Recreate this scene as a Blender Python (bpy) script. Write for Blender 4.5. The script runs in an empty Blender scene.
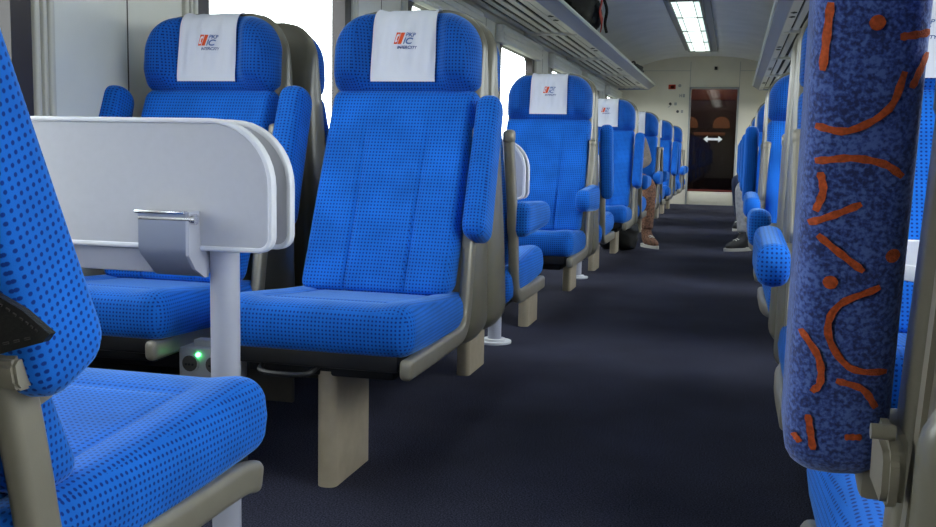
import bpy, bmesh, math, random
from mathutils import Vector, Matrix
random.seed(7)
S = 1.14                      # authored units -> metres (applied once at the end)
COL = bpy.context.scene.collection
PI = math.pi

# ---------------------------------------------------------------- materials
def mat(name):
    m = bpy.data.materials.new(name); m.use_nodes = True
    nt = m.node_tree; b = nt.nodes['Principled BSDF']
    return m, nt, b

def plain(name, col, rough=.5, metal=0., noise=0., nscale=30., bump=0., bscale=200., coat=0., sheen=0.):
    m, nt, b = mat(name)
    b.inputs['Base Color'].default_value = (*col, 1); b.inputs['Roughness'].default_value = rough
    b.inputs['Metallic'].default_value = metal
    if coat: b.inputs['Coat Weight'].default_value = coat
    if sheen: b.inputs['Sheen Weight'].default_value = sheen
    tc = nt.nodes.new('ShaderNodeTexCoord')
    if noise:
        n = nt.nodes.new('ShaderNodeTexNoise'); n.inputs['Scale'].default_value = nscale; n.inputs['Detail'].default_value = 4
        nt.links.new(tc.outputs['Object'], n.inputs['Vector'])
        r = nt.nodes.new('ShaderNodeMapRange')
        r.inputs['From Min'].default_value = .3; r.inputs['From Max'].default_value = .7
        r.inputs['To Min'].default_value = 1 - noise; r.inputs['To Max'].default_value = 1 + noise
        nt.links.new(n.outputs['Fac'], r.inputs['Value'])
        mx = nt.nodes.new('ShaderNodeVectorMath'); mx.operation = 'SCALE'; mx.inputs[0].default_value = col
        nt.links.new(r.outputs['Result'], mx.inputs['Scale']); nt.links.new(mx.outputs['Vector'], b.inputs['Base Color'])
    if bump:
        n2 = nt.nodes.new('ShaderNodeTexNoise'); n2.inputs['Scale'].default_value = bscale
        nt.links.new(tc.outputs['Object'], n2.inputs['Vector'])
        bp = nt.nodes.new('ShaderNodeBump'); bp.inputs['Strength'].default_value = bump; bp.inputs['Distance'].default_value = .002
        nt.links.new(n2.outputs['Fac'], bp.inputs['Height']); nt.links.new(bp.outputs['Normal'], b.inputs['Normal'])
    return m

def fabric(name, base, dot, pitch=.0079, rad=.25, sheen=.45):
    m, nt, b = mat(name); N = nt.nodes.new; L = nt.links.new
    uv = N('ShaderNodeUVMap'); uv.uv_map = 'UVMap'
    sc = N('ShaderNodeVectorMath'); sc.operation = 'SCALE'; sc.inputs['Scale'].default_value = 1 / pitch
    L(uv.outputs['UV'], sc.inputs[0])
    fr = N('ShaderNodeVectorMath'); fr.operation = 'FRACTION'; L(sc.outputs['Vector'], fr.inputs[0])
    sb = N('ShaderNodeVectorMath'); sb.operation = 'SUBTRACT'; sb.inputs[1].default_value = (.5, .5, 0); L(fr.outputs['Vector'], sb.inputs[0])
    ln = N('ShaderNodeVectorMath'); ln.operation = 'LENGTH'; L(sb.outputs['Vector'], ln.inputs[0])
    mr = N('ShaderNodeMapRange'); mr.inputs['From Min'].default_value = rad - .05; mr.inputs['From Max'].default_value = rad + .05
    L(ln.outputs['Value'], mr.inputs['Value'])
    tc = N('ShaderNodeTexCoord'); nz = N('ShaderNodeTexNoise'); nz.inputs['Scale'].default_value = 9; nz.inputs['Detail'].default_value = 5
    L(tc.outputs['Object'], nz.inputs['Vector'])
    v = N('ShaderNodeMapRange'); v.inputs['From Min'].default_value = .3; v.inputs['From Max'].default_value = .7
    v.inputs['To Min'].default_value = .82; v.inputs['To Max'].default_value = 1.15; L(nz.outputs['Fac'], v.inputs['Value'])
    mx = N('ShaderNodeMix'); mx.data_type = 'RGBA'; mx.inputs[6].default_value = (*dot, 1); mx.inputs[7].default_value = (*base, 1)
    L(mr.outputs['Result'], mx.inputs[0])
    ml = N('ShaderNodeVectorMath'); ml.operation = 'SCALE'; L(mx.outputs[2], ml.inputs[0]); L(v.outputs['Result'], ml.inputs['Scale'])
    L(ml.outputs['Vector'], b.inputs['Base Color'])
    b.inputs['Roughness'].default_value = .85
    b.inputs['Sheen Weight'].default_value = sheen; b.inputs['Sheen Roughness'].default_value = .35
    b.inputs['Sheen Tint'].default_value = (.35, .6, 1, 1)
    b.inputs['Specular IOR Level'].default_value = .15
    fz = N('ShaderNodeTexNoise'); fz.inputs['Scale'].default_value = 900; L(tc.outputs['Object'], fz.inputs['Vector'])
    bp = N('ShaderNodeBump'); bp.inputs['Strength'].default_value = .25; bp.inputs['Distance'].default_value = .001
    L(fz.outputs['Fac'], bp.inputs['Height']); L(bp.outputs['Normal'], b.inputs['Normal'])
    return m

def squiggle_fabric(name):
    """mottled blue moquette (the orange strokes are mesh pieces set into its pile)"""
    m, nt, b = mat(name); N = nt.nodes.new; L = nt.links.new
    tc = N('ShaderNodeTexCoord')
    nz = N('ShaderNodeTexNoise'); nz.inputs['Scale'].default_value = 300; nz.inputs['Detail'].default_value = 4
    L(tc.outputs['Object'], nz.inputs['Vector'])
    nz2 = N('ShaderNodeTexNoise'); nz2.inputs['Scale'].default_value = 40; nz2.inputs['Detail'].default_value = 4
    L(tc.outputs['Object'], nz2.inputs['Vector'])
    ad = N('ShaderNodeMath'); ad.operation = 'MULTIPLY_ADD'; ad.inputs[1].default_value = .35
    L(nz2.outputs['Fac'], ad.inputs[0]); L(nz.outputs['Fac'], ad.inputs[2])
    cr = N('ShaderNodeValToRGB'); e = cr.color_ramp.elements
    e[0].position = .55; e[0].color = (.014, .025, .125, 1); e[1].position = .80; e[1].color = (.085, .15, .46, 1)
    k = cr.color_ramp.elements.new(.66); k.color = (.03, .065, .28, 1)
    L(ad.outputs['Value'], cr.inputs['Fac']); L(cr.outputs['Color'], b.inputs['Base Color'])
    b.inputs['Roughness'].default_value = .9; b.inputs['Sheen Weight'].default_value = .5; b.inputs['Sheen Tint'].default_value = (.6, .7, 1, 1)
    bp = N('ShaderNodeBump'); bp.inputs['Strength'].default_value = .5; bp.inputs['Distance'].default_value = .002
    L(nz.outputs['Fac'], bp.inputs['Height']); L(bp.outputs['Normal'], b.inputs['Normal'])
    return m

def emit(name, col, s):
    m, nt, b = mat(name)
    b.inputs['Base Color'].default_value = (*col, 1)
    b.inputs['Emission Color'].default_value = (*col, 1); b.inputs['Emission Strength'].default_value = s
    return m

def glass(name, tint, refl):
    m, nt, b = mat(name); N = nt.nodes.new; L = nt.links.new
    t = N('ShaderNodeBsdfTransparent'); t.inputs['Color'].default_value = (*tint, 1)
    g = N('ShaderNodeBsdfGlossy'); g.inputs['Roughness'].default_value = .02
    lw = N('ShaderNodeLayerWeight'); lw.inputs['Blend'].default_value = .5
    pw = N('ShaderNodeMath'); pw.operation = 'POWER'; pw.inputs[1].default_value = 5.; L(lw.outputs['Facing'], pw.inputs[0])
    fr = N('ShaderNodeMath'); fr.operation = 'MULTIPLY_ADD'; fr.inputs[1].default_value = refl; fr.inputs[2].default_value = .04; L(pw.outputs[0], fr.inputs[0])
    mx = N('ShaderNodeMixShader'); L(fr.outputs[0], mx.inputs[0]); L(t.outputs[0], mx.inputs[1]); L(g.outputs[0], mx.inputs[2])
    L(mx.outputs[0], nt.nodes['Material Output'].inputs['Surface'])
    return m

def carpet(name):
    m, nt, b = mat(name); N = nt.nodes.new; L = nt.links.new
    tc = N('ShaderNodeTexCoord')
    nz = N('ShaderNodeTexNoise'); nz.inputs['Scale'].default_value = 260; nz.inputs['Detail'].default_value = 3; L(tc.outputs['Object'], nz.inputs['Vector'])
    n2 = N('ShaderNodeTexNoise'); n2.inputs['Scale'].default_value = 2.5; n2.inputs['Detail'].default_value = 5; L(tc.outputs['Object'], n2.inputs['Vector'])
    cr = N('ShaderNodeValToRGB'); e = cr.color_ramp.elements
    e[0].position = .36; e[0].color = (.008, .0085, .017, 1); e[1].position = .66; e[1].color = (.060, .062, .098, 1)
    L(nz.outputs['Fac'], cr.inputs['Fac'])
    r = N('ShaderNodeMapRange'); r.inputs['From Min'].default_value = .3; r.inputs['From Max'].default_value = .7
    r.inputs['To Min'].default_value = .8; r.inputs['To Max'].default_value = 1.25; L(n2.outputs['Fac'], r.inputs['Value'])
    ml = N('ShaderNodeVectorMath'); ml.operation = 'SCALE'; L(cr.outputs['Color'], ml.inputs[0]); L(r.outputs['Result'], ml.inputs['Scale'])
    L(ml.outputs['Vector'], b.inputs['Base Color'])
    b.inputs['Roughness'].default_value = .95; b.inputs['Specular IOR Level'].default_value = .1
    bp = N('ShaderNodeBump'); bp.inputs['Strength'].default_value = .6; bp.inputs['Distance'].default_value = .004
    L(nz.outputs['Fac'], bp.inputs['Height']); L(bp.outputs['Normal'], b.inputs['Normal'])
    return m

M = dict(
    blue=fabric('blue_dotted_fabric', (.011, .148, .64), (.005, .035, .23)),
    dark_blue=fabric('blue_dotted_fabric_headrest', (.009, .105, .47), (.004, .022, .15)),
    squig=squiggle_fabric('mottled_blue_fabric'),
    orange=plain('orange_pile', (.50, .085, .018), .95, noise=.3, nscale=300, bump=.5, bscale=900),
    beige=plain('beige_metal_paint', (.285, .26, .205), .36, metal=.25, noise=.05, nscale=20, bump=.05, bscale=500),
    shell=plain('beige_plastic_shell', (.16, .148, .112), .3, noise=.06, nscale=12),
    leg=plain('pedestal_paint', (.41, .345, .25), .55, noise=.06, nscale=25, bump=.1, bscale=400),
    black=plain('black_metal', (.012, .012, .014), .5),
    dark=plain('dark_brown_panel', (.10, .088, .072), .6, noise=.15, nscale=8),
    cloth=plain('white_cloth', (.72, .73, .82), .85, bump=.1, bscale=900),
    logo_o=plain('orange_print', (.75, .09, .02), .8),
    logo_b=plain('navy_print', (.02, .05, .22), .8),
    logo_l=plain('blue_print', (.10, .16, .38), .8),
    tgrey=plain('table_grey_laminate', (.50, .50, .54), .42, noise=.02, nscale=60),
    twhite=plain('table_white_rim', (.78, .78, .82), .35),
    tpost=plain('table_post_paint', (.46, .47, .55), .35),
    steel=plain('grey_blue_steel', (.33, .36, .45), .42, metal=.15),
    chrome=plain('bright_steel', (.75, .75, .78), .2, metal=.9),
    wall=plain('wall_laminate', (.74, .735, .67), .55, noise=.03, nscale=6),
    endw=plain('end_wall_laminate', (.70, .65, .54), .55, noise=.03, nscale=5),
    ceil=plain('ceiling_paint', (.80, .79, .76), .6, noise=.06, nscale=3),
    gasket=plain('window_rubber', (.035, .028, .03), .5),
    wtrim=plain('window_trim_plastic', (.58, .56, .48), .45),
    alu=plain('rack_aluminium', (.56, .54, .49), .45, metal=.2),
    lip=plain('rack_lip_grey', (.30, .32, .38), .42, metal=.2),
    rail=plain('rack_rail_white', (.72, .76, .70), .35),
    gap=plain('rack_gap', (.025, .022, .018), .8),
    lightf=plain('lamp_frame', (.32, .32, .31), .5),
    lampa=emit('lamp_diffuser', (.88, 1., .95), 2.6),
    lampb=emit('lamp_diffuser_side', (.76, .95, .87), 1.1),
    glassw=glass('window_glass', (.96, .98, .97), .3),
    glassd=glass('door_glass', (.62, .52, .50), .6),
    brown=plain('vestibule_brown', (.10, .045, .03), .5),
    vtan=plain('arch_band_tan', (.30, .20, .11), .5),  # tan of the arched door-glass reflections and the stripe below them
    vdark=plain('vestibule_dark', (.012, .012, .022), .5),
    vred=plain('vestibule_red', (.16, .02, .015), .5),
    white=plain('white_print', (.9, .9, .9), .6),
    red=plain('red_print', (.55, .05, .03), .6),
    leather=plain('black_leather', (.009, .009, .010), .5, bump=.5, bscale=260),
    floor=carpet('navy_carpet'),
    socket=plain('socket_grey', (.5, .5, .5), .5),
    led=emit('green_led', (.1, 1, .25), 9.),
    grass=plain('grass_field', (.12, .125, .085), .9, noise=.3, nscale=2),
    tree=plain('distant_foliage', (.085, .105, .045), .9, noise=.4, nscale=1.2),
    bagk=plain('black_nylon', (.012, .012, .013), .75, bump=.3, bscale=300),
    bagb=plain('brown_pattern', (.16, .075, .045), .85, noise=.75, nscale=75),
    skin=plain('skin', (.55, .33, .24), .5),
    hair=plain('dark_brown_hair', (.03, .018, .012), .6, noise=.4, nscale=90),
    greyj=plain('grey_brown_knit', (.16, .135, .12), .9, noise=.2, nscale=80),
    trous=plain('light_grey_jeans', (.34, .34, .36), .9, noise=.25, nscale=30, bump=.3, bscale=40),
    navyj=plain('navy_jeans', (.02, .03, .07), .9, noise=.3, nscale=60),
    navyc=plain('navy_jacket', (.015, .018, .035), .8),
    shoe=plain('dark_canvas', (.03, .03, .035), .8),
    sole=plain('white_rubber', (.62, .61, .56), .6),
    eye=plain('eye_dark', (.02, .015, .01), .3), lip_s=plain('lip_skin', (.45, .17, .14), .5),
)

# ---------------------------------------------------------------- builders
def link(o, parent=None):
    COL.objects.link(o)
    if parent: o.parent = parent
    return o

def boxuv(me):
    uvl = me.uv_layers.new(name='UVMap')
    for p in me.polygons:
        n = p.normal; ax = max(range(3), key=lambda i: abs(n[i]))
        for li in p.loop_indices:
            c = me.vertices[me.loops[li].vertex_index].co
            uvl.data[li].uv = (c.y, c.z) if ax == 0 else (c.x, c.z) if ax == 1 else (c.x, c.y)

def obj(name, bm, m, parent=None, smooth=True, loc=None, sharp=40, weld=1e-5):
    if weld: bmesh.ops.remove_doubles(bm, verts=bm.verts, dist=weld)
    bmesh.ops.recalc_face_normals(bm, faces=bm.faces)
    me = bpy.data.meshes.new(name); bm.to_mesh(me); bm.free()
    for mm in (m if isinstance(m, (list, tuple)) else [m]): me.materials.append(M[mm])
    boxuv(me)
    if smooth:
        for p in me.polygons: p.use_smooth = True
        try: me.set_sharp_from_angle(angle=math.radians(sharp))
        except Exception: pass
    o = bpy.data.objects.new(name, me); link(o, parent)
    if loc: o.location = loc
    return o

def box(bm, x0, x1, y0, y1, z0, z1, bev=0., seg=2, mi=0):
    r = bmesh.ops.create_cube(bm, size=1)
    vs = r['verts']
    for v in vs:
        v.co = Vector(((x0 + x1) / 2 + v.co.x * (x1 - x0), (y0 + y1) / 2 + v.co.y * (y1 - y0), (z0 + z1) / 2 + v.co.z * (z1 - z0)))
    fs = list({f for v in vs for f in v.link_faces})
    for f in fs: f.material_index = mi
    if bev:
        es = list({e for v in vs for e in v.link_edges})
        bmesh.ops.bevel(bm, geom=es, offset=bev, segments=seg, affect='EDGES', profile=.5)
    return bm

def prism(bm, pts, f0, f1, mi=0):
    """pts 2-D polygon; f0/f1 map a 2-D point to its two end positions"""
    a = [bm.verts.new(f0(p)) for p in pts]; b = [bm.verts.new(f1(p)) for p in pts]
    n = len(pts)
    fs = [bm.faces.new(a), bm.faces.new(b[::-1])]
    for i in range(n): fs.append(bm.faces.new((a[i], a[(i + 1) % n], b[(i + 1) % n], b[i])))
    for f in fs: f.material_index = mi
    return bm

def rrect(w, h, r, n=6):
    """rounded rectangle outline centred on 0; r = radius or 4 radii (++, -+, --, +-)"""
    rs = r if isinstance(r, (list, tuple)) else [r] * 4
    out = []
    for k, (sx, sy) in enumerate(((1, 1), (-1, 1), (-1, -1), (1, -1))):
        rr = rs[k]; cx, cy = sx * (w / 2 - rr), sy * (h / 2 - rr)
        for i in range(n + 1):
            a = PI / 2 * (k + i / n)
            out.append((cx + rr * math.cos(a), cy + rr * math.sin(a)))
    return out

def catmull(pts, n=6):
    pts = [Vector(p) for p in pts]; P = [pts[0] * 2 - pts[1]] + pts + [pts[-1] * 2 - pts[-2]]; out = []
    for i in range(1, len(P) - 2):
        for k in range(n):
            t = k / n; a, b, c, d = P[i - 1], P[i], P[i + 1], P[i + 2]
            out.append(.5 * ((2 * b) + (-a + c) * t + (2 * a - 5 * b + 4 * c - d) * t * t + (-a + 3 * b - 3 * c + d) * t ** 3))
    out.append(pts[-1]); return out

def sweep(bm, path, prof, side=Vector((1, 0, 0)), caps=True, closed=False, capround=True):
    """prof: list of (s, n): s along `side`, n along the in-plane normal"""
    path = [Vector(p) for p in path]; rings = []; N = len(path)
    def frame(i):
        if closed: t = path[(i + 1) % N] - path[(i - 1) % N]
        else: t = path[min(i + 1, N - 1)] - path[max(i - 1, 0)]
        t.normalize(); s = side - t * side.dot(t)
        if s.length < 1e-4: s = Vector((0, 1, 0)) - t * t.y
        s.normalize(); return t, s, t.cross(s)
    def ring(c, s, n, k): return [bm.verts.new(c + s * (a * k) + n * (b * k)) for a, b in prof]
    ext = max(abs(b) for a, b in prof)
    for i, p in enumerate(path):
        t, s, n = frame(i)
        if not closed and i == 0 and capround:
            for q, k in ((.38, .45), (.3, .72), (.16, .92)): rings.append(ring(p - t * ext * q, s, n, k))
        rings.append(ring(p, s, n, 1))
        if not closed and i == N - 1 and capround:
            for q, k in ((.16, .92), (.3, .72), (.38, .45)): rings.append(ring(p + t * ext * q, s, n, k))
    m = len(prof)
    R = len(rings)
    for i in range(R if closed else R - 1):
        a, b = rings[i], rings[(i + 1) % R]
        for j in range(m): bm.faces.new((a[j], a[(j + 1) % m], b[(j + 1) % m], b[j]))
    if caps and not closed:
        bm.faces.new(rings[0]); bm.faces.new(rings[-1][::-1])
    return bm

def circ(r, n=10): return [(r * math.cos(2 * PI * i / n), r * math.sin(2 * PI * i / n)) for i in range(n)]

def tube(bm, path, r, n=10, closed=False, side=Vector((.13, .21, .97))):
    return sweep(bm, path, circ(r, n), side=side, closed=closed, capround=False)

def sst(a, b, x):
    t = max(0., min(1., (x - a) / (b - a))); return t * t * (3 - 2 * t)

class Pad:
    """upholstered slab: rounded-rectangle outline in (a, b), two bulging faces in c"""
    def __init__(s, w0, w1, b0, b1, r0, r1, front, back, cen, er, p=2.2):
        s.w0, s.w1, s.b0, s.b1, s.r0, s.r1, s.front, s.back, s.cen, s.er, s.p = w0, w1, b0, b1, r0, r1, front, back, cen, er, p
    def half(s, b):
        t = (b - s.b0) / (s.b1 - s.b0); w = s.w0 + (s.w1 - s.w0) * t
        if b < s.b0 + s.r0: q = s.b0 + s.r0 - b; w = w - s.r0 + math.sqrt(max(0, s.r0 ** 2 - q * q))
        elif b > s.b1 - s.r1: q = b - s.b1 + s.r1; w = w - s.r1 + math.sqrt(max(0, s.r1 ** 2 - q * q))
        return w
    def depth(s, a, b):
        t = (b - s.b0) / (s.b1 - s.b0); w = s.w0 + (s.w1 - s.w0) * t; a = abs(a)
        if b < s.b0 + s.r0 and a > w - s.r0: return max(0, s.r0 - math.hypot(a - w + s.r0, s.b0 + s.r0 - b))
        if b > s.b1 - s.r1 and a > w - s.r1: return max(0, s.r1 - math.hypot(a - w + s.r1, b - s.b1 + s.r1))
        return max(0, min(w - a, b - s.b0, s.b1 - b))
    def roll(s, a, b):
        q = min(1., s.depth(a, b) / s.er); return (1 - (1 - q) ** s.p) ** (1 / s.p)
    def f(s, a, b): return s.cen(b) - s.front(a, b) * s.roll(a, b)
    def k(s, a, b): return s.cen(b) + s.back(a, b) * s.roll(a, b)
    def build(s, bm, mp, na=36, nb=36):
        def dist(n):      # clustered towards both ends
            o = []
            for i in range(n + 1):
                t = i / n; c = .5 - .5 * math.cos(PI * t); o.append(.45 * t + .55 * c)
            return o
        A, B = dist(na), dist(nb)
        for fn in (s.f, s.k):
            g = []
            for tb in B:
                b = s.b0 + (s.b1 - s.b0) * tb; h = s.half(b)
                g.append([bm.verts.new(mp(h * (2 * ta - 1), b, fn(h * (2 * ta - 1), b))) for ta in A])
            for i in range(nb):
                for j in range(na):
                    bm.faces.new((g[i][j], g[i][j + 1], g[i + 1][j + 1], g[i + 1][j]))
        return bm

def thing(name, label, cat, loc=(0, 0, 0), rz=0., group=None):
    o = bpy.data.objects.new(name, None); link(o); o.empty_display_size = .1
    o.location = loc; o.rotation_euler = (0, 0, rz); o['label'] = label; o['category'] = cat
    if group: o['group'] = group
    return o
def tag(o, label, cat, group=None, kind=None):
    o['label'] = label; o['category'] = cat
    if group: o['group'] = group
    if kind: o['kind'] = kind
    return o
def struct(name, bm, m, parent=None, **k):
    o = obj(name, bm, m, parent, **k)
    if not parent: o['kind'] = 'structure'
    return o

def text_mesh(txt, size, shear=0.):
    cu = bpy.data.curves.new('lettering', 'FONT'); cu.body = txt; cu.size = size; cu.shear = shear; cu.align_x = 'LEFT'; cu.offset = size * .028
    o = bpy.data.objects.new('lettering', cu); COL.objects.link(o)
    dg = bpy.context.evaluated_depsgraph_get(); dg.update()
    me = bpy.data.meshes.new_from_object(o.evaluated_get(dg))
    bpy.data.objects.remove(o); bpy.data.curves.remove(cu)
    return me

# ---------------------------------------------------------------- train seat
U0 = .65                                   # seat origin sits this far from the middle of its bay
def Y(u): return u - U0

HEAD = Pad(.190, .187, .836, 1.038, .030, .098,
           lambda a, b: .042 + .042 * sst(.078, .128, abs(a)) * (1 - .2 * sst(.14, .19, abs(a))) * sst(.838, .90, b) + .006 * sst(.078, .128, abs(a)),
           lambda a, b: .022, lambda b: .925 + .10 * (b - .94), .05, 2.3)
BACK = Pad(.187, .190, .36, .850, .03, .03,
           lambda a, b: .048 - .009 * math.exp(-((abs(a) - .078 - .012 * (b - .6)) / .0055) ** 2) * sst(.80, .72, b) - .006 * sst(.07, 0, abs(a)) * sst(.8, .7, b)
           + .006 * sst(.13, .18, abs(a)),
           lambda a, b: .03, lambda b: .702 + .462 * (b - .36), .035, 2.6)
def ctop(a, b):                            # a = x, b = u  (height of cushion top above its mid plane)
    h = .052 - .004 * sst(.36, .60, b) + .006 * sst(.12, .18, abs(a))
    h -= .004 * math.exp(-((abs(a) - .135) / .006) ** 2) * sst(.36, .42, b)
    h -= .004 * math.exp(-((b - .40) / .007) ** 2) * sst(.15, .12, abs(a))
    h -= .008 * sst(.36, .29, b)
    return h
CUSH = Pad(.217, .208, .288, .79, .045, .03, lambda a, b: -ctop(a, b), lambda a, b: -.050, lambda b: .342 - .068 * (b - .32), .042, 2.6)

def logo_mesh():
    """slanted orange bars, slanted outline letters and a small line of lettering, draped over the cloth"""
    bm = bmesh.new()
    def quad(pts, mi):
        f = bm.faces.new([bm.verts.new((x, 0, z)) for x, z in pts]); f.material_index = mi
    for i, (x, w) in enumerate(((-.0265, .0095), (-.0155, .0095))):
        quad([(x, 0), (x + w, 0), (x + w + .009, .028), (x + .009, .028)], 0)
    quad([(-.0175, .009), (-.0140, .009), (-.011, .0185), (-.0145, .0185)], 0)
    for txt, size, ox, oz, sh, mi in (('PKP', .0135, .004, .0185, .25, 2), ('IC', .0215, -.002, .0005, .3, 2), ('INTERCITY', .0098, -.0165, -.0115, .25, 1)):
        me = text_mesh(txt, size, sh); base = len(bm.verts)
        vs = [bm.verts.new((v.co.x + ox, 0, v.co.y + oz)) for v in me.vertices]
        for p in me.polygons:
            try:
                f = bm.faces.new([vs[i] for i in p.vertices]); f.material_index = mi
            except ValueError: pass
        bpy.data.meshes.remove(me)
    for v in bm.verts:                      # drape
        x, z = v.co.x, v.co.z + .957
        t = .72 * math.asin(max(0, min(1, (z - .866) / .1715))) / (PI / 2)
        v.co = Vector((x, Y(HEAD.f(x, z)) - cover_off(x / .083, t) - .0012, z))
    return bm

def cover_off(sx, t):
    edge = min((1 - abs(sx)) * .08, t * .25)
    off = .0042 + .0016 * sst(.010, .007, edge)
    w = math.sin(sx * 9 + 2.2 * t * 3) * .0026 + math.sin(sx * 17 - 5 * t + 1) * .0019 + math.sin(sx * 5 + t * 9) * .002
    return off + w * sst(.95, .3, t) * sst(0, .15, t) + .0026

def cover_surface():
    bm = bmesh.new(); na, nb = 36, 34; g = []
    for i in range(na + 1):
        sx = i / na * 2 - 1; prof = []
        for j in range(nb + 1):
            t = j / nb
            x = sx * (.0795 + .004 * (1 - min(1, t / .7)))
            if t < .72:
                q = t / .72; z = .866 + (1.0375 - .866) * math.sin(q * PI / 2); y = HEAD.f(x, z)
            else:
                q = (t - .72) / .28; z = .965 + (1.0375 - .965) * math.cos(q * PI / 2); y = HEAD.k(x, z)
            prof.append(Vector((x, Y(y), z)))
        row = []
        for j, p in enumerate(prof):
            tt = prof[min(j + 1, nb)] - prof[max(j - 1, 0)]; n = Vector((0, -tt.z, tt.y)).normalized()
            off = cover_off(sx, j / nb)
            row.append(bm.verts.new(p + n * off))
        g.append(row)
    for i in range(na):
        for j in range(nb): bm.faces.new((g[i][j], g[i + 1][j], g[i + 1][j + 1], g[i][j + 1]))
    r = bmesh.ops.solidify(bm, geom=bm.faces[:], thickness=.0012)
    return bm

ARM_L = .345
ARMP = Pad(.038, .052, -.335, .026, .036, .036, lambda a, b: .029, lambda a, b: .029, lambda b: 0., .028, 2.4)  # a = z, b = y, c = x
def arm_mesh():
    bm = bmesh.new(); return ARMP.build(bm, lambda a, b, c: Vector((c, b, a - .004 - .05 * (b + .0) * 0)), 18, 40)

FRAME_PATH = [(.302, .273), (.36, .273), (.48, .273), (.60, .274), (.665, .276), (.702, .285), (.728, .309), (.741, .35), (.752, .41), (.770, .49), (.797, .58), (.83, .68), (.846, .742)]
def frame_mesh(l, xf, xp, fs=None, ps=0.):
    bm = bmesh.new(); path = catmull([(l * (xf + (xp - xf) * sst(.55, .78, u)), Y(u + ps), z) for u, z in ([fs] + FRAME_PATH[1:] if fs else FRAME_PATH)], 4)
    sweep(bm, path, rrect(.026, .042, .010, 4))
    bx = path[-1]
    sweep(bm, [bx + Vector((0, -.001, -.012)), bx + Vector((0, .001, .006))], rrect(.030, .047, .012, 4))
    return bm

PROTO = {}
def mesh_once(key, fn, m, name, **k):
    if key not in PROTO:
        o = obj(name, fn(), m, None, **k); PROTO[key] = o.data
        COL.objects.unlink(o); bpy.data.objects.remove(o)
    return PROTO[key]
def part(name, me, parent, loc=(0, 0, 0), rot=(0, 0, 0)):
    o = bpy.data.objects.new(name, me); link(o, parent); o.location = loc; o.rotation_euler = rot
    return o

def shell_mesh():
    bm = bmesh.new()
    fr = lambda z: .80 + .115 * sst(.25, 1.02, z) + .02 * sst(.8, 1.04, z)
    bk = lambda z: 1.003 - .035 * sst(.86, 1.05, z)
    cen = lambda z: (fr(z) + bk(z)) / 2
    Pad(.211, .192, .215, 1.048, .06, .10, lambda a, b: (bk(b) - fr(b)) / 2, lambda a, b: (bk(b) - fr(b)) / 2, cen, .03, 2.4).build(bm, lambda a, b, c: Vector((a, Y(c), b)), 30, 50)
    return bm

def shared_meshes():
    P = {}
    P['cushion'] = mesh_once('cushion', lambda: CUSH.build(bmesh.new(), lambda a, b, c: Vector((a, Y(b), c)), 64, 64), 'blue', 'cushion')
    P['backrest'] = mesh_once('backrest', lambda: BACK.build(bmesh.new(), lambda a, b, c: Vector((a, Y(c), b)), 64, 50), 'blue', 'backrest')
    P['headrest'] = mesh_once('headrest', lambda: HEAD.build(bmesh.new(), lambda a, b, c: Vector((a, Y(c), b)), 50, 36), 'dark_blue', 'headrest')
    P['cover'] = mesh_once('cover', cover_surface, 'cloth', 'headrest_cover')
    P['logo'] = mesh_once('logo', logo_mesh, ['logo_o', 'logo_b', 'logo_l'], 'logo', smooth=False, weld=0)
    P['arm'] = mesh_once('arm', arm_mesh, 'blue', 'armrest')
    P['shell'] = mesh_once('shell', shell_mesh, 'shell', 'back_shell')
    def pan():
        bm = box(bmesh.new(), -.185, .185, Y(.31), Y(.80), .262, .308, .008)
        box(bm, -.16, .16, Y(.36), Y(.78), .235, .262, .005)
        tube(bm, catmull([(-.11, Y(.33), .262), (-.10, Y(.295), .252), (-.05, Y(.285), .25), (0, Y(.295), .252), (.01, Y(.33), .262)], 4), .006, 8)
        return bm
    P['pan'] = mesh_once('pan', pan, 'black', 'seat_pan')
    return P
PM = shared_meshes()

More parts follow.
